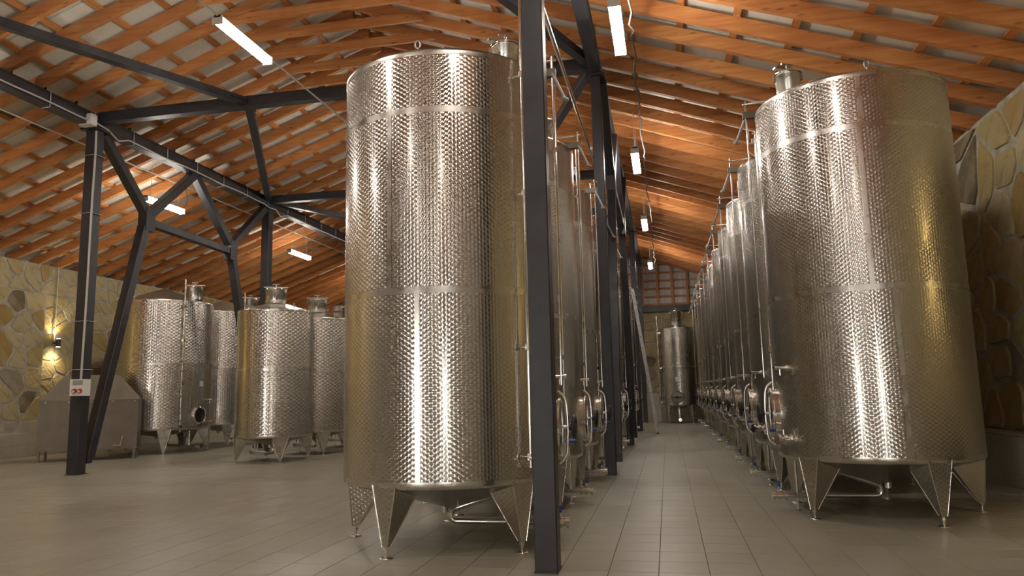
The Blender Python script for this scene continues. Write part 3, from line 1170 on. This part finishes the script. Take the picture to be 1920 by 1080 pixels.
    mb.tube([(nx - .06, ny - .03, nz + .115), (nx + .06, ny + .03, nz + .115)], .011, 8)
    mb.build('lid_clamp', M['galv'], nk)
    mb = MB()
    for s_ in (-1, 1):
        mb.box((nx + s_ * (nr + .012), ny, nz - .03), (.03, .04, .07))
    mb.build('clamp_lug', M['galv'], nk)
    # lifting eyes
    for a in (PI / 2, -PI / 2, PI):
        a += front
        p = polar(a, R - .07, zt)
        mb = MB()
        ring = [p + Vector((0, 0, .075)) + Vector((-math.sin(a), math.cos(a), 0)) * (.022 * math.cos(q)) + Vector((0, 0, 1)) * (.034 * math.sin(q)) for q in np.linspace(0, 2 * PI, 15)]
        mb.tube(ring, .009, 6, caps=False)
        mb.tube([p - Vector((0, 0, .02)), p + Vector((0, 0, .045))], .012, 6)
        mb.build('lifting_eye', M['galv'], t)
    if not detail:
        return t
    Fm = frame_at(front)

    def loc(x, y, z):
        return Fm @ Vector((x, y, z))
    # manway: oval door, cross bar, dark hand wheel
    mz = zb + .40
    def oval(a, b, x, n=28):
        return [loc(x, a * math.cos(q), mz + b * math.sin(q)) for q in np.linspace(0, 2 * PI, n, endpoint=False)]
    mb = MB()
    n = 28
    rings = [oval(.165, .235, R - .04), oval(.165, .235, R + .035), oval(.185, .255, R + .045), oval(.185, .255, R + .062), oval(.15, .215, R + .078), oval(.06, .09, R + .085)]
    for k in range(len(rings) - 1):
        mb.add(rings[k] + rings[k + 1], [(i, (i + 1) % n, n + (i + 1) % n, n + i) for i in range(n)], True)
    mb.add(rings[-1], [tuple(range(n))])
    mw = mb.build('manway_door', M['polished'], t)
    mb = MB()
    mb.tube(bend([loc(R + .03, 0, mz - .30), loc(R + .10, 0, mz - .25), loc(R + .115, 0, mz), loc(R + .10, 0, mz + .25), loc(R + .03, 0, mz + .30)], .08), .013, 8)
    mb.tube([loc(R + .07, 0, mz), loc(R + .15, 0, mz)], .016, 8)
    mb.build('cross_bar', M['polished'], mw)
    mb = MB()
    wheel = [loc(R + .165, .085 * math.cos(q), mz + .085 * math.sin(q)) for q in np.linspace(0, 2 * PI, 21)]
    mb.tube(wheel, .017, 8, caps=False)
    for q in range(3):
        a = q * PI / 3
        mb.tube([loc(R + .16, .085 * math.cos(a), mz + .085 * math.sin(a)), loc(R + .16, -.085 * math.cos(a), mz - .085 * math.sin(a))], .012, 6)
    mb.tube([loc(R + .12, 0, mz), loc(R + .18, 0, mz)], .03, 10)
    mb.build('hand_wheel', M['black'], mw)
    # racking valve with a blue lever
    a = front + .36
    d = polar(a, 1, 0)
    p = polar(a, R - .01, zb + .17)
    mb = valve_body(MB(), p, d, .034)
    vv = mb.build('racking_valve', M['polished'], t)
    mb = MB()
    q = p + d * .07 + Vector((0, 0, .04))
    mb.tube([q, q + Vector((0, 0, .05))], .010, 8)
    mb.tube([q + Vector((0, 0, .045)), q + Vector((0, 0, .045)) + d * .09], .007, 6)
    mb.build('valve_stem', M['polished'], vv)
    MB().tube([q + Vector((0, 0, .045)) + d * .08, q + Vector((0, 0, .045)) + d * .135], .014, 8).build('lever_grip', M['blue'], vv)
    # sampling tap
    a = front + .40
    d = polar(a, 1, 0)
    p = polar(a, R - .01, zb + .83)
    mb = MB()
    mb.tube([p, p + d * .03], .028, 10)
    mb.tube([p + d * .03, p + d * .12], .016, 10)
    mb.tube([p + d * .125, p + d * .145], .022, 8)
    mb.tube([p + d * .085, p + d * .085 - Vector((0, 0, .07))], .009, 8)
    mb.build('sample_tap', M['polished'], t)
    # drain pipe: from the cone back to the centre, round a bend and out to the front
    zz = .14
    mb = MB()
    xo = min(.50, R * .55)
    path = bend([loc(xo, 0, zbot + sl * xo - .01), loc(.07, 0, zbot - .005), loc(-.005, 0, zbot - .03), loc(-.005, 0, zz), loc(R - .03, 0, zz)], .055, 6)
    mb.tube(path, .024, 12)
    dp = mb.build('drain_pipe', M['polished'], t)
    mb = valve_body(MB(), loc(R - .04, 0, zz), Fm.to_3x3() @ Vector((1, 0, 0)), .032)
    mb.build('drain_valve', M['polished'], dp)
    mb = MB()
    q = loc(R + .03, 0, zz + .035)
    mb.tube([q, q + Vector((0, 0, .05))], .009, 8)
    mb.build('valve_stem', M['polished'], dp)
    MB().tube([q + Vector((0, 0, .045)), q + Vector((0, 0, .10))], .013, 8).build('lever_grip', M['blue'], dp)
    mb = MB()
    q = loc(R - .14, 0, zz)
    mb.tube([q, q + Vector((0, 0, zb - zz + .03))], .015, 8)
    mb.tube([q - Vector((0, 0, .02)), loc(R - .14, 0, 0.0)], .010, 8)
    mb.lathe([(0, .008), (.03, .006), (.032, 0)], 12, tuple(loc(R - .14, 0, 0)))
    mb.build('pipe_prop', M['polished'], dp)
    # level gauge: tall thin tube held off the shell
    g = Matrix.Rotation(0, 4, 'Z')
    rg = R + .068
    mb = MB()
    mb.tube([(rg, 0, zb + .12), (rg, 0, zt + gauge_top)], .014, 10)
    lg = mb.build('level_gauge', M['polished'], t)
    lg.rotation_euler.z = front + gauge
    for z in (zb + .2, zb + 1.05, zb + 2.3, zt - .15):
        mb = MB().tube([(R - .01, 0, z), (rg, 0, z)], .009, 6)
        mb.box((rg, 0, z), (.036, .036, .05))
        mb.build('gauge_bracket', M['polished'], lg)
    mb = MB()
    mb.tube([(rg, 0, zb + .19), (rg + .13, 0, zb + .19)], .012, 8)
    mb.tube([(rg + .10, 0, zb + .19), (rg + .12, 0, zb + .19)], .026, 10)
    mb.build('gauge_tap', M['polished'], lg)
    # cleaning pipe over the rim with its hanging lever and bracket
    mb = MB()
    ty = -.12
    mb.tube([loc(nx - nr, ty + .1, zt + .16), loc(R + .12, ty, zt + .15)], .013, 8)
    mb.tube([loc(R + .085, ty, zt + .19), loc(R + .085, ty, zt - .02)], .014, 8)
    mb.tube([loc(R + .085, ty, zt - .02), loc(R + .085, ty, zb + .75)], .010, 8)
    cpn = mb.build('cleaning_pipe', M['polished'], t)
    mb = MB()
    q = loc(R + .02, ty, zt + .02)
    mb.bar(loc(R - .06, ty, zt + .03), loc(R + .12, ty, zt + .03), .06, .07)
    mb.build('rim_bracket', M['dull'], cpn)
    mb = MB()
    mb.tube([loc(R + .09, ty - .02, zt + .02), loc(R + .20, ty - .05, zt - .24)], .014, 8)
    mb.tube([loc(R + .18, ty - .08, zt - .24), loc(R + .22, ty - .02, zt - .24)], .018, 8)
    mb.build('hanging_lever', M['grey_plastic'], cpn)
    # trailing wire
    mb = MB()
    mb.tube(bend([loc(R + .10, ty + .03, zt), loc(R + .07, ty + .07, zt - .2), loc(R + .1, ty + .02, zt - .36), loc(R + .03, ty + .1, zt - .45)], .1, 4), .004, 5)
    mb.build('wire', M['cable'], cpn)
    return t


ORD = ['nearest', 'second', 'third', 'fourth', 'fifth', 'sixth', 'seventh', 'eighth', 'ninth', 'farthest']
TALL = dict(R=.914, zb=.521, zt=3.985, zbot=.262, bands=[2.02, 3.475], nlegs=5, leg0=rad(-36), legh=.085, neck=(.56, 0, .125, 4.37))
seamsC = [(0, rad(-89.6)), (1, rad(-104.5)), (2, rad(-104.5)), (0, rad(90)), (1, rad(75))]
gC = 'tall steel tanks in the row left of the aisle'
gR = 'tall steel tanks in the row right of the aisle'
tC = make_tank('wine_tank', 'tallest steel tank in the picture, in front, behind the nearest post', gC, seams=seamsC, **TALL)
tC.location = (-1.865, 6.33, 0)
tC.rotation_euler.z = 0
# the right row has its seams elsewhere
seamsR = [(0, rad(-87.5 + 180)), (1, rad(-98.6 + 180)), (2, rad(-97 + 180)), (0, rad(-90)), (1, rad(-100))]
T2 = dict(TALL)
tR = make_tank('wine_tank', 'front steel tank right of the aisle, beside the stone wall', gR, seams=seamsR, gauge=-.48, gauge_top=-.05, **T2)
tR.location = (1.985, 8.009, 0)
tR.rotation_euler.z = PI
tR.scale.z = 1.034
for k in range(1, 10):
    c = copy_tree(tC)
    c.location = (-1.865, 6.33 + 2.0 * k, 0)
    c['label'] = f'{ORD[k]} tall steel tank from the viewer in the row behind the aisle posts' if k < 9 else 'farthest tall steel tank in the row behind the aisle posts'
    c = copy_tree(tR)
    c.location = (1.985, 8.009 + 2.06 * k, 0)
    c['label'] = f'{ORD[k]} tall steel tank from the viewer in the right-hand row' if k < 9 else 'farthest tall steel tank of the right-hand row, by the end tank'

# shorter tanks left of the big one
gS = 'shorter steel tanks with wide hatches'
tS = make_tank('wine_tank', 'short steel tank standing alone in front left of the central tank', gS, R=.735, zb=.475, zt=2.95, zbot=.30, bands=[1.77], seams=[(0, rad(-150)), (1, rad(-140))],
               nlegs=4, leg0=rad(-50), legh=.06, neck=(0.0, -.02, .20, 3.40), front=rad(150), gauge_top=-.1, pattern='turned_fine', seg=80, cone_top=.20, leg_w=.30, gauge=.5, leg_in=.24, leg_pattern=False)
tS.location = (-7.72, 13.74, 0)
for y, lab in ((15.57, 'short steel tank half hidden behind the left edge of the central tank'), (17.4, 'third of the short steel tanks, almost wholly behind the central tank')):
    c = copy_tree(tS)
    c.location = (-7.72, y, 0)
    c['label'] = lab

# the wide tank at the far left and its neighbour
gW = 'wide steel tanks near the left wall'
tW = make_tank('wine_tank', 'widest steel tank, at the left behind the leaning strut', gW, R=1.14, zb=.55, zt=3.56, zbot=.36, bands=[2.06], seams=[(0, rad(-20)), (1, rad(10))],
               nlegs=5, leg0=rad(-48), legh=.06, neck=(.74, .12, .19, 3.97), detail=False, pattern='turned_fine', seg=96, cone_top=.38, leg_w=.30, leg_in=.26, leg_pattern=False)
tW.location = (-12.05, 16.08, 0)


def wide_fittings(t, R, open_door):
    # round manway standing open or shut
    a = rad(-6)
    d = polar(a, 1, 0)
    sx = Vector((-math.sin(a), math.cos(a), 0))
    p = polar(a, R - .02, .86)
    n = 24
    mb = MB()
    ring = lambda r_, e: [p + d * e + (sx * math.cos(q) + Vector((0, 0, 1)) * math.sin(q)) * r_ for q in np.linspace(0, 2 * PI, n, endpoint=False)]
    rr = [ring(.205, .0), ring(.205, .07), ring(.185, .075), ring(.17, .06), ring(.17, .02)]
    for k in range(4):
        mb.add(rr[k] + rr[k + 1], [(i, (i + 1) % n, n + (i + 1) % n, n + i) for i in range(n)], True)
    mw = mb.build('manway_collar', M['polished'], t)
    MB().add(ring(.17, .025), [tuple(range(n))]).build('opening_shade', M['black'], mw)  # flat black disc stands in for the shade inside the open manway
    g = MB().tube([polar(rad(-32), R + .06, .50), polar(rad(-32), R + .06, 4.05)], .022, 10).build('level_gauge', M['brushed'], t)
    for z in (.62, 1.6, 2.6, 3.4):
        mb = MB().tube([polar(rad(-32), R - .01, z), polar(rad(-32), R + .06, z)], .012, 6)
        mb.box(tuple(polar(rad(-32), R + .06, z)), (.06, .06, .07))
        mb.build('gauge_bracket', M['polished'], g)
    for az, z in ((8, 1.22), (10, .70)):
        p2 = polar(rad(az), R - .01, z)
        d2 = polar(rad(az), 1, 0)
        mb = MB()
        mb.tube([p2, p2 + d2 * .14], .018, 8)
        mb.tube([p2 + d2 * .10, p2 + d2 * .10 - Vector((0, 0, .09))], .012, 8)
        mb.tube([p2 + d2 * .13, p2 + d2 * .16], .03, 8)
        mb.tube([p2 + d2 * .08, p2 + d2 * .08 + Vector((0, .12, .02))], .010, 8)
        mb.build('tap', M['polished'], t)
    mb = MB()
    p3 = polar(rad(-3), R + .004, 1.6)
    mb.box(tuple(p3), (.006, .12, .13), rad(-3))
    mb.build('data_plate', M['paper'], t)
    mb = MB()
    mb.tube(bend([(.3, 0, .42), (.2, 0, .16), (.9, -.05, .14), (R - .05, -.1, .14)], .08), .028, 10)
    mb.tube([(.86, -.05, .14), (.86, -.05, .55)], .02, 8)
    valve_body(mb, (R - .06, -.1, .14), (1, 0, 0), .034)
    mb.build('drain_pipe', M['polished'], t)


wide_fittings(tW, 1.14, True)
c = copy_tree(tW)
c.location = (-12.05, 18.62, 0)
c['label'] = 'wide steel tank half hidden between the widest tank and the short one'

# end tank of the aisle, facing the viewer
tB = make_tank('wine_tank', 'grey steel tank closing the far end of the aisle', None, R=.635, zb=.66, zt=3.45, zbot=.52, bands=[2.04], seams=[(0, rad(-40)), (1, rad(-60))],
               nlegs=4, leg0=rad(-135), legh=.06, neck=(-.02, -.1, .20, 4.08), detail=False, pattern='turned_fine', seg=64, cone_top=.16, leg_w=.12, leg_in=.16, leg_pattern=False)
tB.location = (.45, 28.2, 0)
a = rad(-100)
mb = MB()
p = polar(a, .60, .93)
d = polar(a, 1, 0)
mb.tube([p, p + d * .10], .215, 24)
mw = mb.build('manway_door', M['polished'], tB)
MB().tube([p + d * .10, p + d * .125], .18, 24).build('door_dish', M['cone'], mw)
mb = MB()
mb.bar(p + d * .14 - Vector((.17, 0, 0)), p + d * .14 + Vector((.17, 0, 0)), .03, .03)
mb.tube([p + d * .12, p + d * .18], .05, 10)
mb.build('door_clamp', M['black'], mw)
MB().box(tuple(polar(rad(-97), .639, 1.58)), (.15, .006, .16), rad(-7)).build('data_plate', M['paper'], tB)
mb = MB()
mb.tube(bend([(-.06, -.25, .62), (-.06, -.35, .16), (-.06, -.62, .14)], .08), .05, 10)
valve_body(mb, (-.06, -.6, .14), (0, -1, 0), .04)
mb.build('drain_pipe', M['polished'], tB)
g = MB().tube([(-.72, -.1, .5), (-.72, -.1, 3.95)], .035, 8).build('level_gauge', M['brushed'], tB)
for z in (.75, 2.0, 3.3):
    MB().tube([(-.6, -.1, z), (-.72, -.1, z)], .02, 6).build('gauge_bracket', M['polished'], g)

# ------------------------------------------------------------------ box shaped vessel under the left wall
RB_ = rad(32)
bx = thing('settling_vat', 'dull grey steel box vat with a sloped top, at the left post', 'vat', (-12.86, 13.34, 0), RB_)
BW, BD = 1.87, .72
z0, z1, z2 = .24, 1.26, 1.80
mb = MB()
b0 = [(0, 0, z0), (BW, 0, z0), (BW, BD, z0), (0, BD, z0)]
b1 = [(0, 0, z1), (BW, 0, z1), (BW, BD, z1), (0, BD, z1)]
mb.add(b0 + b1, [(3, 2, 1, 0), (0, 1, 5, 4), (1, 2, 6, 5), (2, 3, 7, 6), (3, 0, 4, 7)])
mb.build('body', M['dull'], bx)
mb = MB()
b2 = [(.42, .16, z2), (BW - .46, .16, z2), (BW - .46, BD - .12, z2), (.42, BD - .12, z2)]
mb.add(b1 + b2, [(0, 1, 5, 4), (1, 2, 6, 5), (2, 3, 7, 6), (3, 0, 4, 7), (4, 5, 6, 7)])
mb.build('sloped_top', M['dull'], bx)
for b_ in (b0, b1):
    for i in range(4):
        MB().bar(b_[i], b_[(i + 1) % 4], .03, .03).build('edge_trim', M['dull'], bx)
for i in range(5):
    MB().tube([(.12 + i * .42, -.004, z1 - .03), (.12 + i * .42, -.02, z1 - .03)], .014, 6).build('rivet', M['cone'], bx)
mb = MB()
mb.lathe([(.20, z2 - .02), (.20, z2 + .06), (.215, z2 + .075), (.20, z2 + .09), (0, z2 + .095)], 24, (.66, .38, 0))
mb.build('hatch_ring', M['brushed'], bx)
for x, y in ((.04, .04), (BW - .05, .04), (.04, BD - .04), (BW - .05, BD - .04)):
    MB().bar((x, y, 0), (x, y, z0), .05, .05).build('leg', M['dull'], bx)
mb = MB()
mb.tube([(BW - .30, 0, z0 + .06), (BW - .30, -.14, z0 + .06)], .022, 8)
mb.tube([(BW - .30, -.10, z0 + .06), (BW - .44, -.10, z0 + .06)], .018, 8)
mb.tube([(BW - .30, -.12, z0 + .08), (BW - .26, -.13, z0 + .26)], .012, 8)
mb.build('drain_tap', M['polished'], bx)
mb = MB().tube([(.95, -.002, .78), (.95, -.03, .78)], .03, 8)
mb.build('plug', M['dull'], bx)

# ------------------------------------------------------------------ socket box, junction box, cables on the left post
PX, PY = BX_L, 11.2
sb = thing('socket_box', 'white wall socket box with red and blue outlets on the left post', 'socket', (PX + .14, PY - .19, 1.33), rad(0))
mb = MB().box((0.03, -.01, .14), (.27, .16, .28))
mb.build('case', M['white_plastic'], sb)
mb = MB().box((.05, -.093, .225), (.19, .01, .075))
mb.build('window_cover', M['grey_plastic'], sb)
for x in (.0, .105):
    mb = MB().tube([(x, -.085, .085), (x, -.125, .075)], .038, 14)
    rd = mb.build('red_outlet', M['red'], sb)
    MB().tube([(x, -.12, .075), (x, -.128, .074)], .024, 12).build('outlet_pad', M['white_plastic'], rd)
MB().tube([(-.10, -.01, .05), (-.16, -.03, .05)], .032, 12).build('blue_outlet', M['blue'], sb)
cd = MB()
cd.tube(bend([(PX + .13, PY - .13, 6.05), (PX + .15, PY - .14, 5.6), (PX + .13, PY - .135, 4.8), (PX + .13, PY - .13, 3.0), (PX + .14, PY - .16, 1.60)], .5, 6), .018, 8)
co_ = tag(cd.build('conduit', M['cable']), 'pale cable running down the left post to the socket box', 'cable')
for z in (5.62, 4.55, 2.62, 1.78):
    mb = MB()
    q = .115
    mb.tube([(PX - q, PY - q, z), (PX + q + .02, PY - q - .02, z), (PX + q + .02, PY + q, z)], .008, 6)
    mb.build('strap', M['galv'], co_)
jb = thing('junction_box', 'small white junction box where beam meets the left post', 'box', (PX + .06, PY - .26, 6.12))
MB().box((0, 0, .09), (.26, .14, .20)).build('case', M['white_plastic'], jb)
MB().box((0, -.074, .09), (.22, .012, .16)).build('lid', M['white_plastic'], jb)
MB().tube([(-.13, 0, .02), (-.17, 0, .01)], .025, 8).build('cable_gland', M['grey_plastic'], jb)
bc = MB()
r = random.Random(4)
pts = [(BX_L + .12, y, BZ0 + .055 + .008 * math.sin(y * 3.3) + r.uniform(-.004, .004)) for y in np.arange(5.5, 11.0, .35)]
pts += [(BX_L + .14, 11.0, 6.2), (BX_L + .14, 11.35, 6.16), (BX_L + .15, 11.6, 6.04)]
pts += [(BX_L + .12, y, BZ0 + .02 + .008 * math.sin(y * 3.3) + r.uniform(-.004, .004)) for y in np.arange(11.9, 16.9, .35)]
pts += [(BX_L + .16, 17.0, 6.08), (BX_L + .18, 17.3, 6.1), (BX_L + .15, 17.6, 5.98)]
pts += [(BX_L + .12, y, BZ0 - .01 + r.uniform(-.01, .01)) for y in np.arange(18, 29, .5)]
bco = tag(bc.tube(pts, .016, 7).build('beam_cable', M['cable']), 'pale cable clipped along the side of the left beam', 'cable')
for y in list(np.arange(8.05, 28, 1.0)):
    mb = MB()
    mb.tube([(BX_L + .108, y, BZ1 + .01), (BX_L + .115, y, BZ0 - .015), (BX_L - .05, y, BZ0 - .02)], .009, 5)
    mb.build('cable_clip', M['galv'], bco)

# ------------------------------------------------------------------ product pipe over the left tanks
pp = MB()
pp.tube([(-1.0, 4.3, 4.86), (-1.0, 11.0, 4.95), (-1.0, 29.3, 5.2)], .022, 10)
po = tag(pp.build('overhead_pipe', M['polished']), 'thin shiny pipe running high along the aisle posts', 'pipe')
for y in (5.26, 11.18, 17.14, 23.15, 29.1):
    MB().box((-.965, y, 4.86 + (y - 4.3) * .0136), (.06, .05, .05)).build('pipe_clip', M['galv'], po)

# ------------------------------------------------------------------ ladder leaning on the fourth post
ld = thing('ladder', 'aluminium ladder leaning against the posts at the far end of the aisle', 'ladder', (0, 0, 0))
foot, topp = Vector((-.325, 21.3, 0.03)), Vector((-.765, 18.8, 3.6))
foot = Vector((-.32, 21.35, .03))
topp = Vector((-.84, 21.0, 4.05))
dvec = (topp - foot).normalized()
side = Vector((0, 1, 0))
for s_ in (0, .38):
    MB().bar(foot + side * s_, topp + side * s_, .085, .03, Vector((1, 0, 0)).cross(dvec)).build('rail', M['galv'], ld)
n = 13
for k in range(n):
    p = foot + (topp - foot) * ((k + .6) / n)
    MB().tube([p - side * .025, p + side * .405], .016, 8).build('rung', M['dull'], ld)
for s_ in (0, .38):
    MB().box(tuple(foot + side * s_ + Vector((0, 0, -.01))), (.06, .05, .04)).build('rubber_foot', M['black'], ld)

# ------------------------------------------------------------------ wall lamp (up and down light) and its wire
LYW = 15.82
wlmp = thing('wall_sconce', 'lit up-and-down spot lamp on the left stone wall', 'lamp', (WXL + .07, LYW, 2.70))
MB().tube([(.0, 0, 0), (.10, 0, 0)], .03, 10).build('arm', M['dark_steel'], wlmp)
MB().tube([(.13, 0, -.10), (.13, 0, .10)], .05, 14).build('shade', M['dark_steel'], wlmp)
MB().tube([(.13, 0, .10), (.13, 0, .104)], .042, 14).build('upper_lens', M['bulb'], wlmp)
MB().tube([(.13, 0, -.104), (.13, 0, -.10)], .042, 14).build('lower_lens', M['bulb'], wlmp)
tag(MB().tube([(WXL + .07, LYW, 2.75), (WXL + .085, LYW - .01, 3.6), (WXL + .07, LYW, 4.62)], .014, 6).build('lamp_wire', M['cable']), 'thin conduit dropping down the left stone wall to the lit spot lamp', 'wire')
